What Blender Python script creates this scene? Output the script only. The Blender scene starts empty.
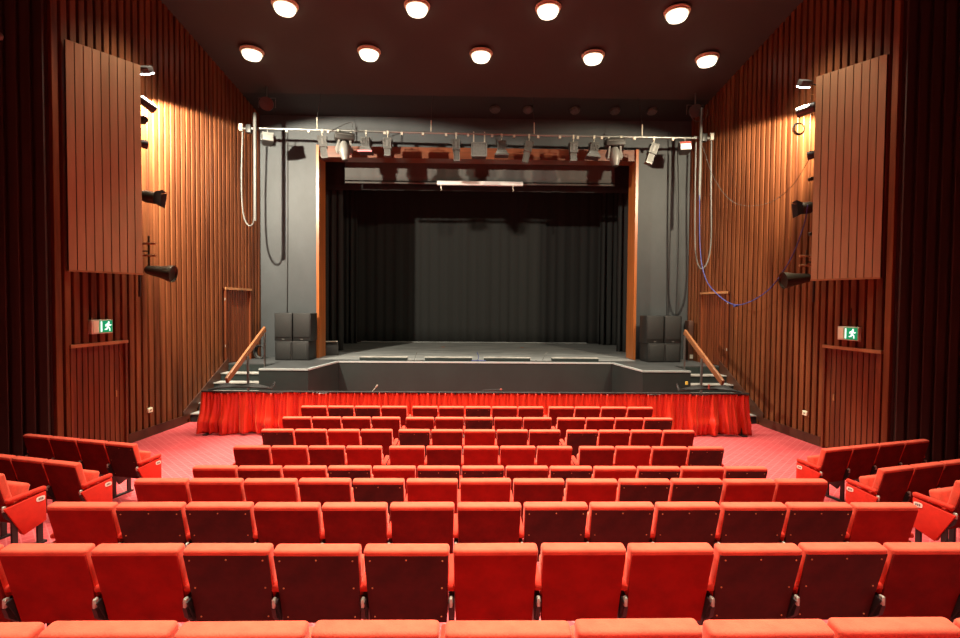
import bpy, bmesh, math, random
from mathutils import Vector, Matrix
random.seed(7)
R = math.radians
S = bpy.context.scene
COL = S.collection

# ------------------------------------------------------------------ camera
FOC = 490.0
CAM = Vector((-0.16, 0.0, 2.84))
PITCH, YAW, ROLL = R(1.64), R(1.10), R(0.45)
fw = Vector((math.sin(YAW) * math.cos(PITCH), math.cos(YAW) * math.cos(PITCH), -math.sin(PITCH)))
r0 = Vector((math.cos(YAW), -math.sin(YAW), 0))
u0 = r0.cross(fw)
rt = r0 * math.cos(ROLL) + u0 * math.sin(ROLL)
up = u0 * math.cos(ROLL) - r0 * math.sin(ROLL)
cd = bpy.data.cameras.new('camera')
cd.sensor_width = 36.0
cd.lens = FOC / 960 * 36
cd.clip_start = 0.05
cam = bpy.data.objects.new('camera', cd)
COL.objects.link(cam)
M = Matrix((rt, up, -fw)).transposed().to_4x4()
M.translation = CAM
cam.matrix_world = M
S.camera = cam

def ray(px, py):
    return rt * ((px - 480) / FOC) - up * ((py - 319) / FOC) + fw

def at(px, py, Y):
    """the point of the place that stands at depth Y and shows at a pixel of the photograph"""
    d = ray(px, py)
    return CAM + d * ((Y - CAM.y) / d.y)

def on_plane(px, py, p, n):
    d = ray(px, py)
    return CAM + d * ((Vector(p) - CAM).dot(n) / d.dot(n))

# ------------------------------------------------------------------ materials
def mat(name, col, rough=0.6, metal=0.0, spec=0.5, var=0.0, vscale=(6, 6, 6), bump=0.0, bscale=60, sheen=0.0,
        sheen_tint=(1, .5, .4), emit=None, estr=0.0, coat=0.0, cols=None):
    m = bpy.data.materials.new(name)
    m.use_nodes = True
    nt = m.node_tree
    b = nt.nodes['Principled BSDF']
    b.inputs['Base Color'].default_value = (*col, 1)
    b.inputs['Roughness'].default_value = rough
    b.inputs['Metallic'].default_value = metal
    b.inputs['Specular IOR Level'].default_value = spec
    b.inputs['Coat Weight'].default_value = coat
    if sheen:
        b.inputs['Sheen Weight'].default_value = sheen
        b.inputs['Sheen Tint'].default_value = (*sheen_tint, 1)
        b.inputs['Sheen Roughness'].default_value = 0.4
    if emit:
        b.inputs['Emission Color'].default_value = (*emit, 1)
        b.inputs['Emission Strength'].default_value = estr
    tc = nt.nodes.new('ShaderNodeTexCoord')
    if var:
        mp = nt.nodes.new('ShaderNodeMapping')
        mp.inputs['Scale'].default_value = vscale
        n = nt.nodes.new('ShaderNodeTexNoise')
        n.inputs['Scale'].default_value = 1.0
        n.inputs['Detail'].default_value = 5
        n.inputs['Roughness'].default_value = 0.62
        r = nt.nodes.new('ShaderNodeValToRGB')
        lo = tuple(c * (1 - var) for c in col) if not cols else cols[0]
        hi = tuple(min(1, c * (1 + var)) for c in col) if not cols else cols[1]
        r.color_ramp.elements[0].position = .32
        r.color_ramp.elements[1].position = .68
        r.color_ramp.elements[0].color = (*lo, 1)
        r.color_ramp.elements[1].color = (*hi, 1)
        nt.links.new(tc.outputs['Object'], mp.inputs['Vector'])
        nt.links.new(mp.outputs['Vector'], n.inputs['Vector'])
        nt.links.new(n.outputs['Fac'], r.inputs['Fac'])
        nt.links.new(r.outputs['Color'], b.inputs['Base Color'])
    if bump:
        n2 = nt.nodes.new('ShaderNodeTexNoise')
        n2.inputs['Scale'].default_value = bscale
        n2.inputs['Detail'].default_value = 3
        bp = nt.nodes.new('ShaderNodeBump')
        bp.inputs['Strength'].default_value = bump
        bp.inputs['Distance'].default_value = 0.01
        nt.links.new(tc.outputs['Object'], n2.inputs['Vector'])
        nt.links.new(n2.outputs['Fac'], bp.inputs['Height'])
        nt.links.new(bp.outputs['Normal'], b.inputs['Normal'])
    return m

WOOD = mat('mahogany boards', (.20, .055, .018), .42, spec=.25, var=1, vscale=(5.3, 5.3, .35), bump=.12, bscale=18,
           cols=((.070, .019, .007), (.205, .068, .024)))
WOODG = mat('dark board grooves', (.028, .008, .004), .6)
PANELW = mat('panel boards', (.36, .16, .07), .32, var=1, vscale=(4, 4, .5), cols=((.35, .22, .115), (.48, .31, .17)))
DOORW = mat('door boards', (.14, .035, .012), .4, var=1, vscale=(9, 9, .5), cols=((.09, .02, .007), (.19, .05, .017)))
TRIMW = mat('pale worn wood trim', (.36, .17, .07), .4, var=.3, vscale=(3, 3, 3))
POSTW = mat('varnished orange wood', (.33, .10, .024), .35, var=.3, vscale=(12, 12, .6))
BEAMW = mat('varnished brown wood', (.12, .034, .013), .4, var=.3, vscale=(.6, 12, 12))
RAILW = mat('handrail wood', (.25, .10, .04), .4, var=.25, vscale=(8, 2, 2))
WOODD = mat('darker rear boards', (.05, .015, .007), .5, var=1, vscale=(5.3, 5.3, .35), cols=((.028, .019, .014), (.06, .040, .030)))  # board colour well below the side walls', for the two rear wall sections
BASEW = mat('dark skirting wood', (.06, .02, .01), .45, var=.4, vscale=(3, 3, 3))
VELVET = mat('red velvet', (.70, .088, .047), .85, spec=.2, var=.16, vscale=(9, 9, 9), bump=.25, bscale=160, sheen=.35)
PADV = mat('red velvet pad', (.55, .03, .014), .85, spec=.2, var=.15, vscale=(14, 14, 14), sheen=.3)
SIDEV = mat('red side cloth', (.62, .028, .014), .8, spec=.2, var=.1, vscale=(9, 9, 9), sheen=.15)
BACKS = {
    'R': mat('bright red back cloth', (.29, .0085, .0045), .75, spec=.18, var=.22, vscale=(5, 5, 5), bump=.1, bscale=220),
    'M': mat('maroon back cloth', (.145, .0055, .0035), .75, spec=.18, var=.28, vscale=(5, 5, 5), bump=.1, bscale=220),
    'D': mat('dark brown back board', (.05, .006, .0045), .6, spec=.25, var=.35, vscale=(6, 6, 6)),
}
BRASS = mat('small brass screw heads', (.6, .38, .14), .4, .7)
STEEL = mat('pale painted metal', (.46, .43, .36), .45, .3)
BLACKM = mat('black painted metal', (.012, .011, .011), .5)
CARPET = mat('red carpet', (.50, .085, .09), .95, spec=.1)
GREYW = mat('grey painted wall', (.042, .049, .053), .6, var=.18, vscale=(1.2, 1.2, .8), bump=.15, bscale=12)
SOFFIT = mat('black soffit paint', (.009, .012, .012), .6)
CEILM = mat('dark brown ceiling', (.040, .040, .035), .75, var=.06, vscale=(.7, .7, .7))
STAGEB = mat('black stage facing', (.0105, .0185, .0175), .6, var=.2, vscale=(1.5, 1.5, 1.5))
APRON = mat('dark grey apron paint', (.042, .046, .048), .5, var=.3, vscale=(2, 2, 1), bump=.1, bscale=30)
STAGEF = mat('worn grey stage boards', (.19, .20, .20), .5, var=.35, vscale=(.8, 2.5, 1), bump=.1, bscale=30)
NOSING = mat('pale nosing strip', (.42, .48, .48), .4, .2)
TREAD = mat('worn grey stair tread', (.30, .29, .27), .55, var=.4, vscale=(5, 5, 5))
DRAPE = mat('black stage drape', (.025, .026, .026), .9, spec=.1, sheen=.1, sheen_tint=(1, 1, 1))
BORDER = mat('grey border cloth', (.085, .085, .083), .9, spec=.1)
SATIN = mat('red satin', (.56, .026, .009), .36, spec=.6, var=.12, vscale=(3, 3, 3), sheen=.25, sheen_tint=(1, .45, .2))
PIPE = mat('galvanised pipe', (.21, .21, .20), .35, .7)
CABLEW = mat('pale cable sheath', (.10, .098, .09), .5)
CABLEK = mat('black rubber cable', (.015, .015, .015), .55)
CABLEB = mat('blue cable', (.03, .045, .20), .5)
LANT = mat('grey lantern body', (.075, .074, .07), .45, .3, var=.25, vscale=(20, 20, 20))
LANTP = mat('silver lantern edge', (.14, .14, .133), .4, .5)
LANTK = mat('matt black lantern', (.025, .024, .022), .55)
LANTBR = mat('bronzed black can', (.055, .045, .03), .4, .4)
WHITEH = mat('off white plastic shell', (.16, .16, .15), .4)
GEL = mat('pink filter frame', (.45, .13, .15), .5)
REDB = mat('dark red lantern body', (.05, .013, .01), .5)
REDT = mat('dull red metal', (.3, .05, .035), .5)
GLASSW = mat('white lens', (.8, .8, .8), .3, emit=(1, .97, .9), estr=.35)
SPK = mat('black speaker cabinet', (.009, .009, .0088), .55, var=.2, vscale=(10, 10, 10))
GRILL = mat('speaker cloth grille', (.0125, .0125, .012), .7, bump=.4, bscale=300)
GREEN = mat('lit green sign face', (.0, .30, .14), .4, emit=(0, .50, .20), estr=.45)
SIGNW = mat('lit white pictogram', (.85, .95, .9), .4, emit=(.75, 1, .92), estr=1.1)
SIGNF = mat('cream sign frame', (.60, .66, .50), .5)
SIGNP = mat('cream unlit sign panel', (.80, .86, .62), .5)
PLATE = mat('white number plate', (.85, .8, .68), .4)
INK = mat('dark plate lettering', (.04, .03, .03), .6)
LAMP = mat('glowing lamp glass', (1, .95, .8), .3, emit=(1, .90, .66), estr=2.6)
LAMPC = mat('glowing cool lamp glass', (1, 1, 1), .3, emit=(.92, .97, 1), estr=20)
RIM = mat('warm white lamp rim', (.7, .62, .45), .4)
YEL = mat('yellow tag', (.8, .6, .1), .5)
BATT = mat('pale projection screen case', (.62, .64, .65), .5)

# carpet weave: a small diagonal lattice
def carpet_nodes():
    nt = CARPET.node_tree
    b = nt.nodes['Principled BSDF']
    tc = nt.nodes.new('ShaderNodeTexCoord')
    mp = nt.nodes.new('ShaderNodeMapping')
    mp.inputs['Rotation'].default_value = (0, 0, R(45))
    mp.inputs['Scale'].default_value = (9, 9, 9)
    ck = nt.nodes.new('ShaderNodeTexBrick')
    ck.inputs['Color1'].default_value = (.52, .075, .08, 1)
    ck.inputs['Color2'].default_value = (.47, .062, .068, 1)
    ck.inputs['Mortar'].default_value = (.56, .115, .118, 1)
    ck.inputs['Scale'].default_value = 1.0
    ck.inputs['Mortar Size'].default_value = .06
    ck.inputs['Brick Width'].default_value = 1
    ck.inputs['Row Height'].default_value = 1
    ck.offset = 0
    nt.links.new(tc.outputs['Object'], mp.inputs['Vector'])
    nt.links.new(mp.outputs['Vector'], ck.inputs['Vector'])
    nt.links.new(ck.outputs['Color'], b.inputs['Base Color'])
carpet_nodes()

# ------------------------------------------------------------------ mesh helpers
def basis(d, ref=Vector((0, 0, 1))):
    d = Vector(d).normalized()
    if abs(d.dot(ref)) > .98:
        ref = Vector((0, 1, 0))
    x = ref.cross(d).normalized()
    y = d.cross(x)
    return x, y, d

class MB:
    def __init__(self):
        self.bm = bmesh.new()

    def hexa(self, pts, mi=0):
        """8 points: bottom ring of four, top ring of four"""
        v = [self.bm.verts.new(p) for p in pts]
        for q in ((3, 2, 1, 0), (4, 5, 6, 7), (0, 1, 5, 4), (1, 2, 6, 5), (2, 3, 7, 6), (3, 0, 4, 7)):
            f = self.bm.faces.new([v[i] for i in q])
            f.material_index = mi
        return self

    def box(self, c, s, rot=None, mi=0):
        c = Vector(c)
        hx, hy, hz = s[0] / 2, s[1] / 2, s[2] / 2
        P = [Vector(p) for p in ((-hx, -hy, -hz), (hx, -hy, -hz), (hx, hy, -hz), (-hx, hy, -hz),
                                 (-hx, -hy, hz), (hx, -hy, hz), (hx, hy, hz), (-hx, hy, hz))]
        if rot is not None:
            P = [rot @ p for p in P]
        return self.hexa([c + p for p in P], mi)

    def prism(self, poly, d, mi=0):
        """a flat polygon of 3D points pushed along the vector d"""
        d = Vector(d)
        a = [self.bm.verts.new(Vector(p)) for p in poly]
        b = [self.bm.verts.new(Vector(p) + d) for p in poly]
        n = len(poly)
        fs = [self.bm.faces.new(a[::-1]), self.bm.faces.new(b)]
        for i in range(n):
            fs.append(self.bm.faces.new((a[i], a[(i + 1) % n], b[(i + 1) % n], b[i])))
        for f in fs:
            f.material_index = mi
        return self

    def tube(self, pts, r, seg=8, mi=0):
        pts = [Vector(p) for p in pts]
        rs = r if isinstance(r, (list, tuple)) else [r] * len(pts)
        rings = []
        x = None
        for i, p in enumerate(pts):
            d = (pts[min(i + 1, len(pts) - 1)] - pts[max(i - 1, 0)]).normalized()
            if x is None:
                x, y, _ = basis(d)
            else:
                x = (x - d * x.dot(d)).normalized()
                y = d.cross(x)
            rings.append([self.bm.verts.new(p + (x * math.cos(2 * math.pi * k / seg) + y * math.sin(2 * math.pi * k / seg)) * rs[i])
                          for k in range(seg)])
        for a, b in zip(rings, rings[1:]):
            for k in range(seg):
                f = self.bm.faces.new((a[k], a[(k + 1) % seg], b[(k + 1) % seg], b[k]))
                f.smooth = True
                f.material_index = mi
        for ring, fl in ((rings[0], True), (rings[-1], False)):
            f = self.bm.faces.new(ring[::-1] if fl else ring)
            f.material_index = mi
        return self

    def lathe(self, prof, o, d, seg=20, mi=0):
        """prof: (distance along d, radius)"""
        x, y, d = basis(d)
        o = Vector(o)
        rings = []
        for t, r in prof:
            r = max(r, 1e-4)
            rings.append([self.bm.verts.new(o + d * t + (x * math.cos(2 * math.pi * k / seg) + y * math.sin(2 * math.pi * k / seg)) * r)
                          for k in range(seg)])
        for a, b in zip(rings, rings[1:]):
            for k in range(seg):
                f = self.bm.faces.new((a[k], a[(k + 1) % seg], b[(k + 1) % seg], b[k]))
                f.smooth = True
                f.material_index = mi
        f = self.bm.faces.new(rings[0][::-1]); f.material_index = mi
        f = self.bm.faces.new(rings[-1]); f.material_index = mi
        return self

    def grid(self, fn, nu, nv, mi=0):
        V = [[self.bm.verts.new(fn(i / nu, j / nv)) for j in range(nv + 1)] for i in range(nu + 1)]
        for i in range(nu):
            for j in range(nv):
                f = self.bm.faces.new((V[i][j], V[i + 1][j], V[i + 1][j + 1], V[i][j + 1]))
                f.smooth = True
                f.material_index = mi
        return self

    def bevel(self, w, seg=2):
        bmesh.ops.bevel(self.bm, geom=self.bm.edges[:], offset=w, segments=seg, profile=.5, affect='EDGES', clamp_overlap=True)
        for f in self.bm.faces:
            f.smooth = True
        return self

    def build(self, name, m, parent=None, thick=0):
        bmesh.ops.recalc_face_normals(self.bm, faces=self.bm.faces[:])
        me = bpy.data.meshes.new(name)
        self.bm.to_mesh(me)
        self.bm.free()
        for k in (m if isinstance(m, (list, tuple)) else [m]):
            me.materials.append(k)
        try:
            me.set_sharp_from_angle(angle=R(38))
        except Exception:
            pass
        o = bpy.data.objects.new(name, me)
        COL.objects.link(o)
        if parent:
            o.parent = parent
        if thick:
            md = o.modifiers.new('thickness', 'SOLIDIFY')
            md.thickness = thick
        return o

def tag(o, label=None, cat=None, group=None, kind=None):
    if label: o['label'] = label
    if cat: o['category'] = cat
    if group: o['group'] = group
    if kind: o['kind'] = kind
    return o

def thing(name, label, cat, loc=(0, 0, 0), rz=0, group=None):
    o = bpy.data.objects.new(name, None)
    o.empty_display_size = .1
    COL.objects.link(o)
    o.location = loc
    o.rotation_euler = (0, 0, rz)
    return tag(o, label, cat, group)

def struct(o):
    o['kind'] = 'structure'
    return o

def copy_tree(o, parent=None):
    c = o.copy()
    COL.objects.link(c)
    if parent:
        c.parent = parent
    for ch in [k for k in COL.objects if k.parent == o]:
        copy_tree(ch, c)
    return c

KIDS = {}
def clone(proto, kids):
    """copy a thing with its parts (kids: list of (part, [sub-parts]))"""
    c = proto.copy()
    COL.objects.link(c)
    for p, subs in kids:
        q = p.copy(); COL.objects.link(q); q.parent = c
        for s in subs:
            t = s.copy(); COL.objects.link(t); t.parent = q
    return c

def spline(pts, n=10):
    """smooth run through the points"""
    P = [Vector(p) for p in pts]
    P = [P[0] * 2 - P[1]] + P + [P[-1] * 2 - P[-2]]
    out = []
    for i in range(1, len(P) - 2):
        for k in range(n):
            t = k / n
            a, b, c, d = P[i - 1], P[i], P[i + 1], P[i + 2]
            out.append(.5 * ((2 * b) + (c - a) * t + (2 * a - 5 * b + 4 * c - d) * t * t + (3 * b - a - 3 * c + d) * t ** 3))
    out.append(P[-2])
    return out

# ------------------------------------------------------------------ the room
CZ = 8.72
YP = 15.0                                   # plane of the proscenium wall
ZST = 1.21                                  # stage level
def wx(y):                                  # half width of the hall
    return 7.2 - .0932 * (y - 8.35)
def ceil_z(y):
    return CZ + .21 * (14.0 - min(14.0, max(y, 7.0)))

# rows: depth of the top edge of the backs, level of the tier
ROWS = [(9.526, .0), (8.584, .0), (7.726, 0), (6.814, 0), (5.726, .075), (4.743, .275), (3.835, .405), (2.866, .545), (1.903, .70)]
# floor: front floor and tiers, chevron risers that bend towards the stage at the sides
def floor_mesh():
    b = MB()
    ys = [y for y, z in ROWS]
    risers = [(6.40, .075), (5.40, .275), (4.50, .405), (3.54, .545), (2.58, .70), (1.60, .86), (.70, 1.02)]
    def line(y):
        k = math.tan(R(15))
        return [(-10, y + 6.1 * k), (-3.9, y), (3.9, y), (10, y + 6.1 * k)]
    b.box((0, 8, -.1), (20, 30, .2))
    for i, (y, z) in enumerate(risers):
        L = line(y)
        poly = [Vector((x, yy, -.05)) for x, yy in L] + [Vector((10, -4, -.05)), Vector((-10, -4, -.05))]
        b.prism(poly, (0, 0, z + .05))
    return b
struct(floor_mesh().build('floor', CARPET))
# pale nosings at the tier edges in the two side aisles
n = 1
for sx in (-1, 1):
    for (y, z) in [(5.40, .275), (4.50, .405)]:
        k = math.tan(R(15))
        x0, x1 = 3.5, 4.85
        yy = lambda x: y + max(0, x - 3.9) * k
        b = MB()
        for xa, xb in ((x0, 3.9), (3.9, x1)):
            b.hexa([(sx * xa, yy(xa) - .07, z - .005), (sx * xb, yy(xb) - .07, z - .005), (sx * xb, yy(xb) + .012, z - .005), (sx * xa, yy(xa) + .012, z - .005),
                    (sx * xa, yy(xa) - .07, z + .006), (sx * xb, yy(xb) - .07, z + .006), (sx * xb, yy(xb) + .012, z + .006), (sx * xa, yy(xa) + .012, z + .006)])
        struct(b.build('trim_%d' % n, NOSING)); n += 1

# boarded walls
def wall_boards(name, P0, P1, zt, inward, openings=(), pitch=.178, gap=.055, dep=.06, m=None):
    """P0->P1 in plan; zt(y) height of the top; openings: (s0, s1, z0, z1) kept free of boards"""
    P0, P1 = Vector((*P0, 0)), Vector((*P1, 0))
    L = (P1 - P0).length
    t = (P1 - P0).normalized()
    nrm = Vector((-t.y, t.x, 0))
    if nrm.dot(Vector((*inward, 0))) < 0:
        nrm = -nrm
    b = MB()
    z0 = Vector((0, 0, -.05)); Z = lambda s: Vector((0, 0, zt((P0 + t * s).y) + .05))
    b.hexa([P0 - nrm * .2 + z0, P1 - nrm * .2 + z0, P1 + z0, P0 + z0, P0 - nrm * .2 + Z(0), P1 - nrm * .2 + Z(L), P1 + Z(L), P0 + Z(0)], 1)
    N = max(1, round(L / pitch)); p = L / N
    for i in range(N):
        a, c = i * p + gap / 2, (i + 1) * p - gap / 2
        spans = [(0, None)]
        for (s0, s1, oz0, oz1) in openings:
            if a < s1 and c > s0:
                spans = []
                if oz0 > .05: spans.append((0, oz0))
                spans.append((oz1, None))
        ch = .007
        for lo, hi in spans:
            prof = [(a, 0), (a, dep - ch), (a + ch, dep), (c - ch, dep), (c, dep - ch), (c, 0)]
            pl = [P0 + t * s + nrm * d for s, d in prof]
            tops = [Vector((q.x, q.y, zt(q.y) if hi is None else hi)) for q in pl]
            bots = [Vector((q.x, q.y, lo)) for q in pl]
            va = [b.bm.verts.new(q) for q in bots]; vb = [b.bm.verts.new(q) for q in tops]
            b.bm.faces.new(va[::-1]); b.bm.faces.new(vb)
            for k in range(6):
                b.bm.faces.new((va[k], va[(k + 1) % 6], vb[(k + 1) % 6], vb[k]))
    return struct(b.build(name, [m or WOOD, WOODG])), P0, t, nrm

LW0, LW1 = (-wx(8.35), 8.35), (-wx(YP), YP)
RW0, RW1 = (wx(8.35), 8.35), (wx(YP), YP)
def wall_frame(A, B, inward):
    A, B = Vector((*A, 0)), Vector((*B, 0))
    t = (B - A).normalized(); nn = Vector((-t.y, t.x, 0))
    if nn.dot(Vector(inward)) < 0: nn = -nn
    return A, t, nn
LF = wall_frame(LW0, LW1, (1, 0, 0)); RF = wall_frame(RW0, RW1, (-1, 0, 0))
def wall_s(px, py, F):
    """(distance along the wall, height) of the spot on a side wall"""
    q = on_plane(px, py, F[0] + F[2] * .06, F[2])
    return (q - F[0]).dot(F[1]), q.z
# door openings (s0, s1, z0, z1)
la, lz = wall_s(72, 343, LF); lb, _ = wall_s(125, 337, LF)
ra, rz_ = wall_s(880, 348.5, RF); rb, _ = wall_s(825.6, 343, RF)
lsa, _ = wall_s(226, 283, LF); lsb, _ = wall_s(250, 285, LF)
rsa, _ = wall_s(727, 288, RF); rsb, _ = wall_s(702, 288, RF)
DZ, SZ = 2.06, ZST + 2.02
ODL = [(la, lb, 0, DZ), (lsa, lsb, ZST, SZ)]
ODR = [(ra, rb, 0, DZ), (rsa, rsb, ZST, SZ)]
wall_boards('wall_left', LW0, LW1, ceil_z, (1, 0), ODL)
wall_boards('wall_right', RW0, RW1, ceil_z, (-1, 0), ODR)
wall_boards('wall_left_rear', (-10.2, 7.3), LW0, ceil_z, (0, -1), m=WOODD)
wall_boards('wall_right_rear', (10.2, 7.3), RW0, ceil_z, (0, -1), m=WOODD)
b = MB(); b.box((-10.3, 2.2, 5), (.2, 10.4, 10.7)); struct(b.build('wall_far_left', WOODG))
b = MB(); b.box((10.3, 2.2, 5), (.2, 10.4, 10.7)); struct(b.build('wall_far_right', WOODG))
b = MB(); b.box((0, -3.1, 5), (20.8, .2, 10.7)); struct(b.build('wall_back', WOODG))
# doors with boarded leaves, frame and worn head trim
dn = 1
for F, ops in ((LF, ODL), (RF, ODR)):
    for (s0, s1, z0, z1) in ops:
        A, t, nn = F
        b = MB()
        b.hexa([A + t * s0 + Vector((0, 0, z0)), A + t * s1 + Vector((0, 0, z0)), A + t * s1 + nn * .012 + Vector((0, 0, z0)), A + t * s0 + nn * .012 + Vector((0, 0, z0)),
                A + t * s0 + Vector((0, 0, z1)), A + t * s1 + Vector((0, 0, z1)), A + t * s1 + nn * .012 + Vector((0, 0, z1)), A + t * s0 + nn * .012 + Vector((0, 0, z1))], 1)
        N = max(5, round((s1 - s0) / .12)); p = (s1 - s0) / N
        for i in range(N):
            a, c = s0 + i * p + .012, s0 + (i + 1) * p - .012
            pl = [A + t * a + nn * .012, A + t * c + nn * .012, A + t * c + nn * .028, A + t * a + nn * .028]
            b.hexa([q + Vector((0, 0, z0 + .02)) for q in pl] + [q + Vector((0, 0, z1 - .03)) for q in pl])
        d = struct(b.build('door_%d' % dn, [DOORW, WOODG]))
        def bar(sa, sb, za, zb, d0, d1, nm, m):
            q = MB()
            pl = [A + t * sa + nn * d0, A + t * sb + nn * d0, A + t * sb + nn * d1, A + t * sa + nn * d1]
            q.hexa([v + Vector((0, 0, za)) for v in pl] + [v + Vector((0, 0, zb)) for v in pl])
            return q.build(nm, m, d)
        bar(s0 - .05, s1 + .05, z1 - .03, z1 + .03, .0, .09, 'head_trim', TRIMW)
        bar(s0 - .045, s0 + .01, z0, z1 - .03, .0, .075, 'jamb', DOORW)
        bar(s1 - .01, s1 + .045, z0, z1 - .03, .0, .075, 'jamb', DOORW)
        if z0 < .1:
            sm = s0 + (s1 - s0) * .82
            bar(sm - .015, sm + .015, 1.0, 1.12, .028, .05, 'handle_plate', TRIMW)
        else:
            for zz in (z0 + .45, z0 + 1.7):
                bar(s0 - .06, s0 + .02, zz, zz + .07, .06, .07, 'hinge', STEEL)
        dn += 1
# skirting
for nm, F, ops in (('baseboard_left', LF, ODL), ('baseboard_right', RF, ODR)):
    A, t, nn = F
    b = MB()
    end = 3.15
    for sa, sb in ((0, ops[0][0] - .05), (ops[0][1] + .05, end)):
        pl = [A + t * sa + nn * .06, A + t * sb + nn * .06, A + t * sb + nn * .08, A + t * sa + nn * .08]
        b.hexa([v + Vector((0, 0, 0)) for v in pl] + [v + Vector((0, 0, .2)) for v in pl])
    # the raking skirting beside the stage stairs
    sa, sb = end, 4.95
    pl = [A + t * sa + nn * .06, A + t * sb + nn * .06, A + t * sb + nn * .08, A + t * sa + nn * .08]
    zz = [0, 1.05, 1.05, 0]; zt = [.3, 1.38, 1.38, .3]
    b.hexa([v + Vector((0, 0, z)) for v, z in zip(pl, zz)] + [v + Vector((0, 0, z)) for v, z in zip(pl, zt)])
    struct(b.build(nm, BASEW))

# ceiling
b = MB()
prof = [(-3.3, 7.0), (7.0, 14.0)]
def slab(y0, y1, m_top=.2):
    z0, z1 = ceil_z(y0), ceil_z(y1)
    b.hexa([(-10.4, y0, z0), (10.4, y0, z0), (10.4, y1, z1), (-10.4, y1, z1),
            (-10.4, y0, z0 + m_top), (10.4, y0, z0 + m_top), (10.4, y1, z1 + m_top), (-10.4, y1, z1 + m_top)])
slab(-3.3, 7.0); slab(7.0, 14.0)
struct(b.build('ceiling', CEILM))
b = MB()
b.hexa([(-7.4, 14.0, CZ), (7.4, 14.0, CZ), (7.4, 15.2, 8.44), (-7.4, 15.2, 8.44), (-7.4, 14.0, 9.1), (7.4, 14.0, 9.1), (7.4, 15.2, 9.1), (-7.4, 15.2, 9.1)])
struct(b.build('ceiling_soffit', SOFFIT))

# proscenium wall with the stage opening
OX0, OX1, OZ = -4.70, 4.78, 7.22
b = MB()
for x0, x1, z0, z1 in ((-7.2, OX0 - .08, -.1, 8.9), (OX1 + .08, 7.2, -.1, 8.9), (OX0 - .08, OX1 + .08, OZ + .33, 8.9)):
    b.box(((x0 + x1) / 2, YP + .15, (z0 + z1) / 2), (x1 - x0, .3, z1 - z0))
struct(b.build('wall_proscenium', GREYW))
b = MB(); b.box((OX0 - .04, YP + .1, (ZST + OZ + .33) / 2), (.08, .66, OZ + .33 - ZST)); struct(b.build('trim_left', POSTW))
b = MB(); b.box((OX1 + .04, YP + .1, (ZST + OZ + .33) / 2), (.08, .66, OZ + .33 - ZST)); struct(b.build('trim_right', POSTW))
b = MB(); b.box(((OX0 + OX1) / 2, YP + .1, OZ + .165), (OX1 - OX0, .5, .33)); struct(b.build('trim_top', BEAMW))

# stage house
b = MB()
b.box((0, 22.1, 4.5), (16, .2, 10)); b.box((-7.3, 18.6, 4.5), (.2, 7, 10)); b.box((7.3, 18.6, 4.5), (.2, 7, 10)); b.box((0, 18.6, 9.2), (16, 7, .2))
struct(b.build('wall_stage_house', SOFFIT))

# stage deck: centre, side platforms reaching forward, angled corners
def deck_outline(o=0):
    return [(-5.42, 12.25 - o), (-4.2, 12.25 - o), (-3.95 + .0, 13.97 - o), (3.9, 13.97 - o), (4.13, 12.25 - o), (5.42, 12.25 - o)]
out = [(-6.95, 13.27), (-5.42, 13.27), (-5.42, 12.25), (-4.2, 12.25), (-3.92, 13.97), (3.92, 13.97), (4.2, 12.25), (5.42, 12.25), (5.42, 13.27), (6.95, 13.27)]
b = MB()
b.prism([Vector((x, y, 0)) for x, y in out] + [Vector((6.95, 22, 0)), Vector((-6.95, 22, 0))], (0, 0, ZST - .03))
struct(b.build('wall_stage_front', STAGEB))
b = MB()
b.prism([Vector((x, y, ZST - .03)) for x, y in out] + [Vector((6.95, 14.4, ZST - .03)), Vector((-6.95, 14.4, ZST - .03))], (0, 0, .03))
b.box((-5.85, 14.75, ZST - .015), (2.2, .7, .03)); b.box((5.85, 14.75, ZST - .015), (2.2, .7, .03))
struct(b.build('floor_apron', APRON))
b = MB()
b.prism([Vector((x, y, ZST - .03)) for x, y in ((-4.75, 14.4), (4.75, 14.4), (4.75, 15.1), (6.95, 15.1), (6.95, 22), (-6.95, 22), (-6.95, 15.1), (-4.75, 15.1))], (0, 0, .03))
struct(b.build('floor_stage', STAGEF))
b = MB()
edge = out[2:8]
for (xa, ya), (xb, yb) in zip(edge, edge[1:]):
    a, c = Vector((xa, ya, 0)), Vector((xb, yb, 0))
    t = (c - a).normalized(); nn = Vector((t.y, -t.x, 0))
    pl = [a - nn * .05, c - nn * .05, c + nn * .012, a + nn * .012]
    b.hexa([v + Vector((0, 0, ZST - .035)) for v in pl] + [v + Vector((0, 0, ZST + .006)) for v in pl])
struct(b.build('trim_stage_lip', NOSING))

# stage stairs
def stairs(sx, label):
    t = thing('stage_stairs', label, 'stairs', (sx * 6.2, 12.5, 0))
    tops = [(.2, 11.73), (.4, 12.03), (.6, 12.33), (.8, 12.63), (1.0, 12.93)]
    bm_ = MB()
    for i, (z, y) in enumerate(tops):
        y1 = 13.27
        x_out = wx(y) - .07
        bm_.box((sx * (x_out + 5.5) / 2 - sx * 6.2, (y + y1) / 2 - 12.5, z - .1 - .01), (x_out - 5.5, y1 - y, .18))
    bm_.build('riser_block', STAGEB, t)
    for z, y in tops:
        x_out = wx(y) - .07
        q = MB(); q.box((sx * (x_out + 5.47) / 2 - sx * 6.2, y + .15 - 12.5, z - .01), (x_out - 5.47, .34, .025))
        q.build('tread', TREAD, t)
    return t
stairs(-1, 'black stage stairs with worn grey treads beside the left wall')
stairs(1, 'black stage stairs with worn grey treads beside the right wall')
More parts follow.
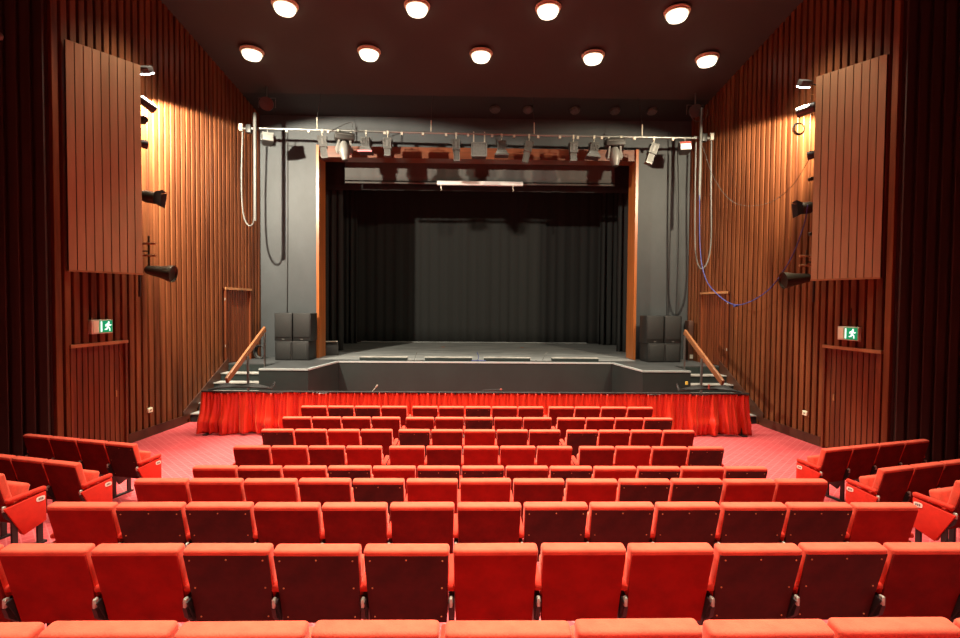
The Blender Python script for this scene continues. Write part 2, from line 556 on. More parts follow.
def handrail(sx, label):
    t = thing('stair_handrail', label, 'handrail', (sx * 5.62, 12.3, 0))
    hi, lo = Vector((0, 13.1 - 12.3, 2.16)), Vector((0, 11.05 - 12.3, 1.10))
    d = (hi - lo).normalized(); nz = Vector((0, -d.z, d.y))
    q = MB()
    w = .03
    P = [lo - nz * .07, hi - nz * .07, hi + nz * .07, lo + nz * .07]
    q.prism([p - Vector((w, 0, 0)) for p in P], (2 * w, 0, 0))
    q.bevel(.008).build('rail', RAILW, t)
    for y, z0 in ((12.98, 1.0), (12.0, .2)):
        zt = lo.z + (y - 11.05) / (13.1 - 11.05) * (hi.z - lo.z) - .04
        q = MB(); q.box((-sx * .05, y - 12.3, (z0 + zt) / 2), (.03, .075, zt - z0)); q.build('post', PIPE, t)
    return t
handrail(-1, 'sloping wooden handrail on metal posts at the left stage stairs')
handrail(1, 'sloping wooden handrail on metal posts at the right stage stairs')

# ------------------------------------------------------------------ stage curtains
def drape(name, label, x0, x1, y, z0, z1, amp, wl, m, nz=10, gather=0.0, seed=1, cat='curtain', group=None, dy=0.0):
    rnd = random.Random(seed)
    ph = [rnd.uniform(0, 6.28) for _ in range(5)]
    w = x1 - x0
    nu = max(12, int(abs(w) / wl * 10))
    def fn(u, v):
        x = x0 + w * u
        s = x * 2 * math.pi / wl
        k = .45 + .55 * (1 - v)
        f = math.sin(s + .8 * math.sin(s * .23 + ph[0]) + ph[1]) * .7 + .35 * math.sin(s * .47 + ph[2]) + .15 * math.sin(s * 2.1 + ph[3])
        return Vector((x + .15 * amp * math.sin(s * .5 + v * 2), y + dy * u + amp * f * k, z0 + (z1 - z0) * v))
    b = MB().grid(fn, nu, nz)
    o = b.build(name, m, thick=.008)
    return tag(o, label, cat, group)
drape('stage_backdrop', 'wide black cloth hanging in folds across the back of the stage', -6.4, 6.4, 21.0, ZST + .02, 8.6, .035, .42, DRAPE, seed=3)
# the seam strip at the foot of the backdrop
b = MB(); b.box((0, 20.85, ZST + .035), (9.6, .03, .05)); tag(b.build('hem_batten', STAGEF), 'thin grey batten lying along the foot of the black backdrop', 'batten')
for px0, px1, Y, lab in ((335, 357, 20.2, 'narrow black side drape hanging left of the backdrop, deep on the stage'),
                         (599, 617, 20.2, 'narrow black side drape hanging right of the backdrop, deep on the stage'),
                         (300, 343, 17.2, 'black side drape hanging behind the left orange post of the stage opening'),
                         (617, 655, 17.2, 'black side drape hanging behind the right orange post of the stage opening')):
    a, c = at(px0, 300, Y), at(px1, 300, Y)
    drape('side_drape', lab, a.x, c.x, Y, ZST + .02, 8.4, .07, .22, DRAPE, seed=px0, group='black masking drapes at the stage sides')
a, c = at(345, 170, 16.0), at(615, 170, 16.0)
drape('border_cloth', 'grey border cloth hanging across the top of the stage opening', a.x, c.x, 16.0, 6.83, 8.6, .012, .5, BORDER, seed=5)
drape('black_border', 'black border cloth hanging high behind the pale screen case', -6.2, 6.2, 17.0, 6.75, 8.9, .03, .5, DRAPE, seed=9)
# screen case
a, c = at(437, 183, 15.85), at(523, 183, 15.85)
t = thing('projection_screen_case', 'long pale screen case hanging under the grey border cloth', 'screen case', ((a.x + c.x) / 2, 15.85, a.z))
MB().box((0, 0, 0), (c.x - a.x, .12, .13)).bevel(.02).build('case', BATT, t)
for px in (441, 513):
    q = at(px, 189, 15.85)
    MB().tube([(q.x - t.location.x, 0, -.05), (q.x - t.location.x, 0, -.16), (q.x - t.location.x + .03, 0, -.21), (q.x - t.location.x - .01, 0, -.24)], .012).build('hook', STEEL, t)
a, c = at(345, 182, 15.9), at(615, 185, 15.9)
b = MB().tube([(a.x, 15.93, a.z - .0), (c.x, 15.93, c.z)], .035)
tag(b.build('border_batten', LANT), 'thin grey pipe along the foot of the grey border cloth', 'pipe')

# ------------------------------------------------------------------ red pit curtain on its rail
YC = 10.6
ZC = .93
XA, XB = -5.92, 5.95
t = thing('pit_curtain', 'pleated red satin curtain hung along the orchestra pit rail', 'curtain', (0, YC, 0))
rnd = random.Random(11)
def prof_x(x):
    """fold profile: tight gathers in the middle, broad soft folds at both ends"""
    e = min(1, max(0, (abs(x) - 2.3) / 1.2))
    s = x * 2 * math.pi
    tight = .030 * math.sin(s / .115 + .6 * math.sin(s / .7)) + .016 * math.sin(s / .21 + 1)
    broad = .060 * math.sin(s / .44 + .9 * math.sin(s / 1.3) + .5) + .042 * math.sin(s / .23 + 2 + math.sin(s / 1.9)) + .020 * math.sin(s / .105 + 2 * math.sin(s / 1.1))
    return tight, broad, e
def cf(u, v):
    x = XA + (XB - XA) * u
    tg, br, e = prof_x(x)
    top = .010 * math.sin(x * 2 * math.pi / .075 + math.sin(x * 9)) + .008 * math.sin(x * 2 * math.pi / .13)
    k = min(1, (1 - v) * 1.5)
    yy = (tg * (1 - e) + br * e * (.4 + .6 * (1 - v))) * k + top * (1 - k) - .03
    flare = .10 * (1 - v) ** 1.5 * e
    # the broad end panels bag out a little near the hem
    bag = -.03 * e * math.exp(-((v - .28) / .1) ** 2) * (1 + math.sin(x * 5.3))
    zz = .035 + .02 * math.sin(x * 6.1) * e + (ZC - .035) * v
    xs = x + (math.copysign(1, x) * flare * max(0, (abs(x) - 5) / 1.0))
    return Vector((xs, yy + bag - .02 * flare, zz))
MB().grid(cf, 1500, 16).build('curtain_cloth', SATIN, t, thick=.006)
MB().tube([(XA, -.035, ZC + .012), (XB, -.035, ZC + .012)], .02).build('rail', BLACKM, t)
for i in range(9):
    x = XA + .1 + (XB - XA - .2) * i / 8
    MB().tube([(x, .04, 0), (x, .04, ZC)], .02).box((x, .08, .012), (.1, .35, .024)).build('post', BLACKM, t)
for i in range(14):
    x = XA + .3 + (XB - XA - .6) * i / 13 + rnd.uniform(-.1, .1)
    MB().box((x, -.03, ZC - .005), (.022, .05, .06)).build('clip', BLACKM, t)
b = MB().grid(lambda u, v: Vector((XA + (XB - XA) * u, .09, .02 + (ZC - .05) * v)), 4, 2)
b.build('lining', BLACKM, t, thick=.005)

# black cables thrown over the rail at both ends
def cable(name, pts, r, m, label, cat='cable', n=10, group=None):
    return tag(MB().tube(spline(pts, n), r, 6).build(name, m), label, cat, group)
for sx, lab in ((-1, 'black cable bundle thrown over the pit rail by the left stairs'), (1, 'black cable bundle thrown over the pit rail by the right stairs')):
    t = thing('cable_bundle', lab, 'cable', (sx * 5.1, YC + .1, 0))
    for k in range(5):
        o = k * .03
        pts = [(-.75 + o, .0 + o, ZC + .02), (-.5, .1 + o, ZC + .06 + o * .5), (-.25 + o, .25, ZC + .05), (.1, .12 + o, ZC + .07 + o * .4), (.4 + o, .2, ZC + .04), (.62, .05 + o, ZC + .05 + o)]
        if sx > 0: pts = [(-x, y, z) for x, y, z in pts]
        MB().tube(spline(pts, 8), .022, 6).build('cable_strand', CABLEK, t)
    if sx > 0:
        MB().box((-.42, .12, ZC + .2), (.05, .03, .07)).build('yellow_tag', YEL, t)
        MB().box((.05, .05, ZC + .13), (.03, .03, .1)).build('red_tag', REDT, t)
# thin microphone on the pit rail
q = at(372, 392, YC); q2 = at(376, 387, YC)
tag(MB().tube([q, q2], .008).lathe([(0, .0), (.0, .016), (.05, .018), (.06, .0)], q2, q2 - q, 8).build('microphone', STEEL), 'small microphone sticking up from the pit rail, left of centre', 'microphone')
q = at(590, 392, YC + .4); q2 = at(500, 389.5, YC + .6); q1 = at(482, 390.5, YC + .6)
t = thing('microphone_boom', 'dark microphone boom with a red tip behind the pit rail', 'microphone', q1)
MB().tube([(0, 0, 0), q2 - q1], .014).build('boom_arm', BLACKM, t)
MB().lathe([(0, 0.001), (.0, .02), (.04, .022), (.05, .001)], q2 - q1, (1, 0, 0), 8).build('red_tip', REDT, t)
MB().tube([(0.05, 0, 0.005), (0.05, 0, -q1.z + .01)], .014).box((.05, 0, -q1.z + .015), (.3, .3, .02)).build('stand', BLACKM, t)

# ------------------------------------------------------------------ stage clutter
# low floor boxes along the stage lip
for px0, px1, lab in ((360, 407, 'leftmost low grey footlight box on the stage lip'), (425, 472, 'low grey footlight box left of centre on the stage lip'),
                      (484, 530, 'low grey footlight box right of centre on the stage lip'), (552, 598, 'rightmost low grey footlight box on the stage lip')):
    a, c = at(px0, 361, 14.25), at(px1, 361, 14.25)
    w = c.x - a.x
    t = thing('footlight_box', lab, 'footlight', ((a.x + c.x) / 2, 14.3, ZST), 0, 'footlight boxes along the stage lip')
    MB().box((0, 0, .045), (w, .24, .09)).bevel(.006).build('housing', STAGEB, t)
    MB().box((0, .01, .096), (w + .02, .27, .014)).build('lid', TREAD, t)
for px, mt, lab in ((413, CABLEW, 'loose pale cable between the two left footlight boxes'), (573 - 30, CABLEW, 'loose pale cable between the two right footlight boxes'),
                    (477, CABLEB, 'short blue cable between the two middle footlight boxes')):
    a = at(px, 361, 14.2); a.z = ZST + .015
    cable('floor_cable', [a + Vector((-.22, .05, 0)), a + Vector((-.08, -.06, 0)), a + Vector((.06, .02, 0)), a + Vector((.2, -.05, 0)), a + Vector((.3, .04, 0))], .014, mt, lab, n=6)
    t2 = at(px + (4 if mt is not CABLEB else 0), 352, 14.4)
    a2 = Vector((a.x + .02, 14.4, ZST))
    o = tag(MB().tube(spline([a2 + Vector((0, 0, .01)), a2 + Vector((.03, 0, .1)), t2], 6), .009, 6).build('upright_wire', mt), lab.replace('loose pale cable', 'thin pale wire standing up').replace('short blue cable', 'thin blue wire standing up'), 'wire')
# two little cable marks at the back
for px, py, lab in ((443, 347, 'small orange tape mark on the stage floor left of centre'), (522, 347.5, 'small orange tape mark on the stage floor right of centre')):
    q = on_plane(px, py, (0, 0, ZST), Vector((0, 0, 1)))
    tag(MB().box((q.x, q.y, ZST + .006), (.12, .12, .01)).build('tape_mark', POSTW), lab, 'tape')

def speaker_box(label, loc, w, d, h, rz, low=False, group=None):
    t = thing('loudspeaker', label, 'loudspeaker', loc, rz, group)
    MB().box((0, 0, h / 2), (w, d, h)).bevel(.012).build('cabinet', SPK, t)
    if not low:
        MB().box((0, -d / 2 - .008, h * .56), (w * .92, .02, h * .84)).bevel(.006).build('grille', GRILL, t)
        MB().box((0, -d / 2 - .006, h * .06), (.07, .012, .03)).build('badge', LANTP, t)
    else:
        for k in (-1, 1):
            MB().box((k * w * .245, -d / 2 - .006, h * .5), (w * .42, .016, h * .86)).bevel(.005).build('grille', GRILL, t)
        MB().box((0, -d / 2 - .004, h * .5), (.03, .014, h * .9)).build('centre_slot', BLACKM, t)
    return t
for sx, px_b, side in ((-1, 295, 'left'), (1, 661, 'right')):
    base = at(px_b, 361, 14.32)
    bx = base.x
    rz = R(-4) if sx < 0 else R(4)
    if sx < 0:
        speaker_box('wide black bass speaker under the two tall speakers beside the left orange post', (bx, 14.42, ZST), .98, .6, .55, rz, True, 'speaker stacks')
    else:
        speaker_box('wide black bass speaker under the two tall speakers beside the right orange post', (bx, 14.42, ZST), .98, .6, .55, rz, True, 'speaker stacks')
    for k, w_ in ((-1, 'left'), (1, 'right')):
        rotm = Matrix.Rotation(rz, 3, 'Z')
        off = rotm @ Vector((k * .272, 0, 0))
        speaker_box('tall black speaker, the %s one of the pair stacked beside the %s orange post' % (w_, side),
                    (bx + off.x, 14.42 + off.y, ZST + .552), .515, .5, .80, rz, False, 'speaker stacks')
# small monitor behind the left post, and a black box at the right stairs
q = at(329, 350, 15.6)
t = thing('stage_monitor', 'small black monitor speaker on the stage behind the left orange post', 'loudspeaker', (q.x + .05, 15.7, ZST), R(20))
MB().hexa([(-.2, -.2, 0), (.2, -.2, 0), (.2, .2, 0), (-.2, .2, 0), (-.2, -.05, .42), (.2, -.05, .42), (.2, .2, .42), (-.2, .2, .42)]).bevel(.01).build('cabinet', SPK, t)
MB().box((0, -.05, .435), (.36, .2, .02)).build('top_plate', STEEL, t)
# coiled cable hung behind the handrail, black box at right
q = at(261, 354, 14.6)
t = thing('cable_coil', 'black and pale cable coil on the left platform by the wall', 'cable', (q.x, 14.6, ZST))
for k in range(4):
    pts = [(math.cos(a) * (.13 + .01 * k), -.04 * k, .2 + math.sin(a) * (.17 + .01 * k)) for a in [i * math.pi / 10 for i in range(21)]]
    MB().tube(pts, .017, 6).build('cable_loop', CABLEK if k != 1 else CABLEW, t)
q = at(694, 340, 14.7)
t = thing('wall_box', 'dark box standing on the right platform against the wall', 'box', (q.x - .05, 14.78, ZST))
MB().box((0, 0, .6), (.3, .28, 1.2)).bevel(.01).build('body', BASEW, t)
MB().box((0, -.145, .12), (.2, .012, .12)).build('socket_plate', STEEL, t)

# ------------------------------------------------------------------ lighting bar
YB = 13.6
bl, br = at(246, 128, YB), at(712, 138.5, YB)
def bar_pt(px):
    u = (px - 246) / (712 - 246)
    sag = .06 * 4 * u * (1 - u)
    p = bl.lerp(br, u)
    return Vector((p.x, YB, p.z - sag * .3))
t = thing('lighting_bar', 'long horizontal pipe spanning the hall in front of the stage opening', 'lighting bar', bar_pt(479))
o0 = t.location.copy()
MB().tube([bar_pt(246 + 466 * i / 12) - o0 for i in range(13)], .03, 10).build('pipe', PIPE, t)
for px in (316, 429, 532, 641):
    p = bar_pt(px)
    top = Vector((p.x, 13.95, ceil_z(13.95) - .02))
    MB().tube([p - o0, Vector((p.x, YB, p.z + .34)) - o0], .016, 6).build('hanger_clamp', STEEL, t)
    MB().tube([Vector((p.x, YB, p.z + .3)) - o0, top - o0], .006, 6).build('hanger_wire', LANT, t)
for px in (286, 308, 327, 383, 400, 421, 444, 466, 490, 512, 536, 558, 576, 600, 633, 672):
    p = bar_pt(px) - o0
    MB().box(p + Vector((0, -.01, -.045)), (.06, .05, .07)).build('socket', STEEL, t)
MB().tube(spline([bar_pt(330) - o0 + Vector((0, -.04, -.03)), bar_pt(345) - o0 + Vector((0, -.05, .17)), bar_pt(351) - o0 + Vector((0, -.04, .2)), bar_pt(354) - o0 + Vector((0, -.04, 0)), bar_pt(380) - o0 + Vector((0, -.04, -.05))], 8), .01, 6).build('bar_cable', CABLEK, t)

def yoke(w, top, bottom, r=.011):
    return MB().tube([(-w, 0, bottom), (-w, 0, top), (w, 0, top), (w, 0, bottom)], r, 6)
def clamp():
    return MB().box((0, 0, -.03), (.05, .06, .10)).tube([(0, 0, -.05), (0, 0, -.16)], .012, 6)

def lantern_profile(label, px, tilt, length=.62, yaw=0, pale=False):
    """slim box lantern hung from the bar, pointing down"""
    t = thing('profile_spotlight', label, 'stage light', bar_pt(px), R(yaw), 'lanterns on the lighting bar')
    clamp().build('clamp', STEEL, t)
    yoke(.13, -.16, -.30).build('yoke', LANT, t)
    rot = Matrix.Rotation(R(tilt), 3, 'Y')
    c = Vector((0, 0, -.24))
    q = MB()
    q.box(c + rot @ Vector((0, 0, -.10)), (.20, .24, .28), rot)
    q.box(c + rot @ Vector((0, 0, -.24 - (length - .36) / 2)), (.16, .17, length - .36 + .02), rot)
    q.build('body', LANT if not pale else LANTP, t)
    q = MB()
    for s in (-1, 1):
        q.box(c + rot @ Vector((s * .098, -.122, -.10)), (.018, .012, .28), rot)
        q.box(c + rot @ Vector((s * .078, -.088, -.24 - (length - .36) / 2)), (.014, .012, length - .36), rot)
    q.box(c + rot @ Vector((0, -.122, -.10)), (.05, .012, .16), rot)
    q.build('edge_strips', LANTP, t)
    MB().box(c + rot @ Vector((0, 0, -length + .10)), (.18, .19, .03), rot).build('lens_frame', LANTP, t)
    return t
lantern_profile('slim grey spotlight at the left orange post, tilted on the bar', 321, -8, yaw=10)
lantern_profile('dark slim spotlight hanging straight, third lantern right of the white left moving head', 386, 0, length=.52)
lantern_profile('slim grey spotlight hanging nearly straight just left of the square floodlight', 454, -3)
lantern_profile('pale slim spotlight leaning sideways on the middle of the bar', 527, 12, pale=True)
lantern_profile('dark slim spotlight with pale edges left of the right fresnel', 571.5, 0, length=.55)
lantern_profile('slim grey spotlight leaning steeply right of the right orange post', 653, 18, length=.6)

def lantern_fresnel(label, px, gel, yaw=0, tilt=0):
    t = thing('fresnel_spotlight', label, 'stage light', bar_pt(px), R(yaw), 'lanterns on the lighting bar')
    clamp().build('clamp', STEEL, t)
    yoke(.15, -.16, -.32).build('yoke', LANT, t)
    rot = Matrix.Rotation(R(tilt), 3, 'Y')
    c = Vector((0, 0, -.2))
    q = MB()
    q.box(c + rot @ Vector((0, 0, -.13)), (.23, .24, .26), rot)
    for i in range(5):
        q.box(c + rot @ Vector((-.09 + .045 * i, -.128, -.12)), (.012, .02, .22), rot)
    q.build('finned_body', LANT, t)
    z0, z1 = -.26, -.40
    P = []
    for z, w in ((z1, .19), (z0, .125)):
        P += [(-w, -w, z), (w, -w, z), (w, w, z), (-w, w, z)]
    MB().hexa([c + rot @ Vector(p) for p in P]).build('flared_hood', LANT if gel != 'dark' else LANTK, t)
    MB().box(c + rot @ Vector((0, -.192, -.39)), (.39, .012, .04), rot).build('filter_frame', GEL if gel == 'pink' else LANT, t)
    return t
lantern_fresnel('grey fresnel lantern with a pink filter frame beside the left moving head', 364.5, 'pink')
lantern_fresnel('grey fresnel lantern hanging right of the square floodlight', 499.5, 'grey')
lantern_fresnel('grey fresnel lantern hanging just left of the right moving head', 592.5, 'grey', tilt=6)

def flood_square(label, px):
    t = thing('square_floodlight', label, 'stage light', bar_pt(px), 0, 'lanterns on the lighting bar')
    for s in (-1, 1):
        MB().box((s * .15, 0, -.12), (.035, .05, .34)).build('bracket', STEEL, t)
    MB().box((0, 0, -.46), (.40, .28, .38)).bevel(.02).build('body', LANTK, t)
    q = MB()
    for c_, s_ in (((0, -.145, -.64), (.44, .02, .03)), ((-.205, -.145, -.46), (.025, .02, .36)), ((.205, -.145, -.46), (.025, .02, .36)), ((0, -.145, -.285), (.44, .02, .025))):
        q.box(c_, s_)
    q.build('front_frame', LANTP, t)
    MB().box((0, -.145, -.46), (.36, .012, .32)).build('front_glass', LANT, t)
flood_square('wide square dark floodlight on two brackets near the middle of the bar', 477)

def moving_head(label, px, yaw):
    t = thing('moving_head_light', label, 'stage light', bar_pt(px), R(yaw), 'lanterns on the lighting bar')
    for s in (-1, 1):
        MB().box((s * .17, 0, -.05), (.05, .06, .12)).build('clamp', STEEL, t)
    MB().box((0, 0, -.18), (.52, .34, .19)).bevel(.03).build('base', LANTK, t)
    MB().box((0, -.175, -.15), (.4, .012, .02)).build('display_strip', LANTP, t)
    for s in (-1, 1):
        MB().prism([Vector((s * .17, -.07, -.27)), Vector((s * .17, .07, -.27)), Vector((s * .25, .06, -.5)), Vector((s * .20, .0, -.64)), Vector((s * .20, -.06, -.6))], (s * -.05, 0, 0)).build('yoke_arm', WHITEH, t)
    MB().lathe([(-.20, .02), (-.17, .10), (-.05, .15), (.10, .155), (.22, .12), (.29, .09), (.33, .085), (.34, .001)], (0, 0, -.48), (.06, -.12, -1), 20).build('head', WHITEH, t)
    MB().lathe([(0, .001), (0, .075), (.012, .075), (.014, .001)], (.02, -.04, -.815), (.06, -.12, -1), 16).build('lens', LANTK, t)
moving_head('white moving head light hanging beside the left orange post', 343, 20)
moving_head('white moving head light hanging beside the right orange post', 613.5, -5)

def small_flood(label, px, py, yaw, redtop):
    p = at(px, py, YB)
    t = thing('small_floodlight', label, 'stage light', bar_pt(px), 0, 'lanterns on the lighting bar')
    dz = p.z - bar_pt(px).z
    yoke(.17, -.12, dz).tube([(0, 0, 0), (0, 0, -.12)], .015, 6).build('yoke', PIPE, t)
    rot = Matrix.Rotation(R(yaw), 3, 'Z') @ Matrix.Rotation(R(-20), 3, 'X')
    MB().hexa([Vector((0, 0, dz)) + rot @ Vector(p_) for p_ in ((-.15, -.14, -.13), (.15, -.14, -.13), (.11, .16, -.08), (-.11, .16, -.08), (-.15, -.14, .13), (.15, -.14, .13), (.11, .16, .08), (-.11, .16, .08))]).build('housing', LANTK, t)
    MB().box(Vector((0, 0, dz)) + rot @ Vector((0, -.152, -.03)), (.26, .02, .17), rot).build('front_glass', GLASSW if redtop else WHITEH, t)
    MB().box(Vector((0, 0, dz)) + rot @ Vector((0, -.154, .09)), (.28, .026, .07), rot).build('top_flap', REDT if redtop else WHITEH, t)
small_flood('small white fronted floodlight at the far left end of the bar', 267, 140, 28, False)
small_flood('small floodlight with red top and white lens at the right end of the bar', 684.5, 149, -12, True)

# vertical pale poles and slack cable loops at both bar ends
def end_clamp(label, px, py):
    p = at(px, py, YB)
    t = thing('wall_bracket', label, 'bracket', p)
    MB().box((0, 0, 0), (.14, .14, .22)).bevel(.02).build('body', BLACKM, t)
    MB().tube([(-.28, 0, .02), (.28, 0, 0)], .03, 8).build('spigot', PIPE, t)
    MB().box((.2 if px > 480 else -.2, -.02, .03), (.09, .09, .18)).build('junction_box', STEEL, t)
end_clamp('black bracket with pale box holding the left end of the lighting bar', 249, 129)
end_clamp('black bracket with pale box holding the right end of the lighting bar', 704, 138)
p0, p1 = at(254.8, 113, YB - .15), at(255, 221, YB - .15)
tag(MB().tube([p0, p1], .045, 8).build('bar_pole', PIPE), 'pale vertical pole beside the left end of the lighting bar', 'pole')
cable('hanging_cable', [at(242.5, 132, YB - .1), at(241.5, 180, YB - .1), at(243, 212, YB - .1), at(248, 225, YB - .12), at(253.5, 222, YB - .14), at(254.8, 200, YB - .15)], .02, CABLEW, 'slack pale cable looping down from the left end of the bar')
p0, p1 = at(701.5, 108, YB - .15), at(699.5, 200, YB - .15)
tag(MB().tube([p0, p1], .04, 8).build('bar_pole', PIPE), 'pale vertical pole beside the right end of the lighting bar', 'pole')
cable('hanging_cable', [at(696, 142, YB - .1), at(695, 200, YB - .1), at(695.5, 250, YB - .1), at(700, 268, YB - .12), at(707, 263, YB - .14), at(711, 240, YB - .15), at(711, 180, YB - .15), at(711.5, 140, YB - .12)], .02, CABLEW, 'long slack pale cable looping down from the right end of the bar')
RLY = 9.55
cable('blue_cable', [at(699.5, 195, 13.4), at(700, 245, 13.3), at(703.5, 272, 13.1), at(713, 290, 12.6), at(736, 305, 11.8), at(766, 292, 11), at(789, 262, 10.3), at(803, 228, 9.8), at(808, 205, 9.6)], .012, CABLEB, 'blue cable swagged from the bar to the lanterns beside the right wall panel', n=14)
q = at(736, 305.5, 11.8)
tag(MB().lathe([(0, .001), (0.0, .03), (.1, .03), (.1, .001)], q + Vector((-.05, 0, -.01)), (1, .3, .1), 10).build('cable_connector', CABLEB), 'blue connector at the lowest point of the swagged blue cable', 'connector')
cable('thin_cable', [at(702, 145, 13.4), at(715, 180, 12.9), at(735, 203, 12), at(765, 204, 11), at(790, 188, 10.1), at(809, 160, 9.6)], .006, LANT, 'thin pale cable swagged from the bar end across the right wall', n=14)
# cables running down the grey wall
for pts, lab in (([(287.5, 133), (287.5, 240), (287, 316)], 'black cable running straight down the grey wall to the left speakers'),
                 ([(668.5, 133), (667.5, 250), (667, 318)], 'black cable running straight down the grey wall to the right speakers'),
                 ([(678, 150), (679, 230), (676, 318)], 'second black cable running down the grey wall beside the right wood boards')):
    cable('wall_cable', [at(x, y, YP - .03) for x, y in pts], .012, CABLEK, lab)
# unlit lanterns under the ceiling edge
def ceiling_lantern(label, px, py, m):
    p = at(px, py, 13.7)
    t = thing('ceiling_lantern', label, 'stage light', p)
    h = ceil_z(13.7) - p.z
    MB().tube([(0, 0, .1), (0, 0, h)], .02, 6).build('stem', PIPE, t)
    MB().tube([(-.23, 0, -.1), (-.23, 0, .16), (.23, 0, .16), (.23, 0, -.1)], .012, 6).build('yoke', PIPE, t)
    MB().lathe([(-.2, .001), (-.2, .12), (-.1, .17), (.18, .18), (.2, .001)], (0, 0, 0), (.3 if px < 480 else -.3, -1, -.35), 16).build('body', m, t)
ceiling_lantern('dark red lantern under the ceiling edge above the left bar end', 267, 104, REDB)
ceiling_lantern('black lantern with wire yoke under the ceiling edge above the right bar end', 695, 111, LANTK)
p = at(697, 118, 13.6)
cable('cable_loop', [p + Vector((-.2, 0, .1)), p + Vector((-.1, 0, -.05)), p + Vector((.05, 0, -.09)), p + Vector((.25, 0, .02)), p + Vector((.3, 0, .25))], .01, CABLEW, 'thin cable loop hanging below the black lantern at the right bar end')
# dull unlit downlights in the black soffit
for px in (495, 528, 575, 615, 652):
    y = 14.5
    z = CZ - (y - 14.0) * .3333
    q = on_plane(px, 109 + (px - 480) * .012, (0, y, z), Vector((0, .3162, .9487)))
    t = thing('unlit_downlight', 'unlit round downlight in the black soffit above the lighting bar', 'ceiling light', q + Vector((0, 0, -.02)), 0, 'unlit downlights in the black soffit')
    MB().lathe([(0, .001), (0, .13), (.06, .16), (.06, .001)], (0, -.01, -.03), (0, .3162, .9487), 16).build('bezel', LANT, t)

# ------------------------------------------------------------------ house downlights
ups = Vector((0, .2055, .9786))
spots = []
DL = [((285, 10), 'leftmost glowing round ceiling light of the nearer row of four'), ((417, 11), 'second glowing round ceiling light from the left in the nearer row'),
      ((548, 13), 'third glowing round ceiling light from the left in the nearer row'), ((677, 17), 'rightmost glowing round ceiling light of the nearer row of four'),
      ((252, 56), 'leftmost glowing round ceiling light of the farther row of five'), ((369, 56), 'second glowing round ceiling light from the left in the farther row'),
      ((481, 58), 'middle glowing round ceiling light of the farther row of five'), ((593, 60), 'fourth glowing round ceiling light from the left in the farther row'),
      ((707, 62.5), 'rightmost glowing round ceiling light of the farther row of five')]
proto = None
for (px, py), lab in DL:
    q = on_plane(px, py, (0, 14.0, CZ - .13), Vector((0, .2055, .9786)))
    if proto is None:
        proto = thing('ceiling_downlight', lab, 'ceiling light', q, 0, 'glowing round lights on the ceiling')
        k1 = MB().lathe([(.16, .25), (.09, .262), (.085, .25), (.085, .225), (.16, .225)], (0, 0, -.03), (0, 0, 1), 24).build('rim', RIM, proto)
        k2 = MB().lathe([(-.05, .001), (-.045, .12), (-.02, .19), (.03, .222), (.12, .238), (.13, .001)], (0, 0, -.03), (0, 0, 1), 24).build('glowing_glass', LAMP, proto)
        k3 = MB().lathe([(.13, .262), (.13, .285), (.155, .285), (.155, .262)], (0, 0, -.03), (0, 0, 1), 24).build('collar', RIM, proto)
        kids = [(k1, []), (k2, []), (k3, [])]
        o = proto
    else:
        o = clone(proto, kids)
        o.location = q
        o['label'] = lab
    spots.append(Vector((q.x, q.y, q.z - .14)))

def spot(name, loc, aim, power, size, blend, col, radius=.12):
    l = bpy.data.lights.new(name, 'SPOT')
    l.energy = power; l.spot_size = R(size); l.spot_blend = blend; l.color = col; l.shadow_soft_size = radius
    o = bpy.data.objects.new(name, l)
    COL.objects.link(o)
    o.location = loc
    o.rotation_euler = (Vector(aim) - Vector(loc)).to_track_quat('-Z', 'Y').to_euler()
    return o
P_FRONT, P_REAR, P_LEFT, P_RIGHT = 540, 1400, 5300, 1950
WARM = (1, .88, .70)
for p in spots:
    spot('downlight_lamp', p, p + Vector((0, 0, -1)), P_FRONT, 80, .5, WARM, .18)
for x in (-5.7, -2.85, 0, 2.85, 5.7):
    p = Vector((x, 9.6, ceil_z(9.6) - .15))
    spot('downlight_lamp', p, p + Vector((0, 0, -1)), P_FRONT * 1.5, 84, .5, WARM, .18)
for i, (y, n_) in enumerate(((8.6, 2), (7.4, 3), (5.6, 3), (3.8, 3), (2.0, 3), (.2, 3))):
    for k in range(n_):
        x = (k - (n_ - 1) / 2) * 2.3
        p = Vector((x, y, ceil_z(y) - .15))
        spot('downlight_lamp', p, p + Vector((0, 0, -1)), P_REAR, 66, .6, WARM, .18)

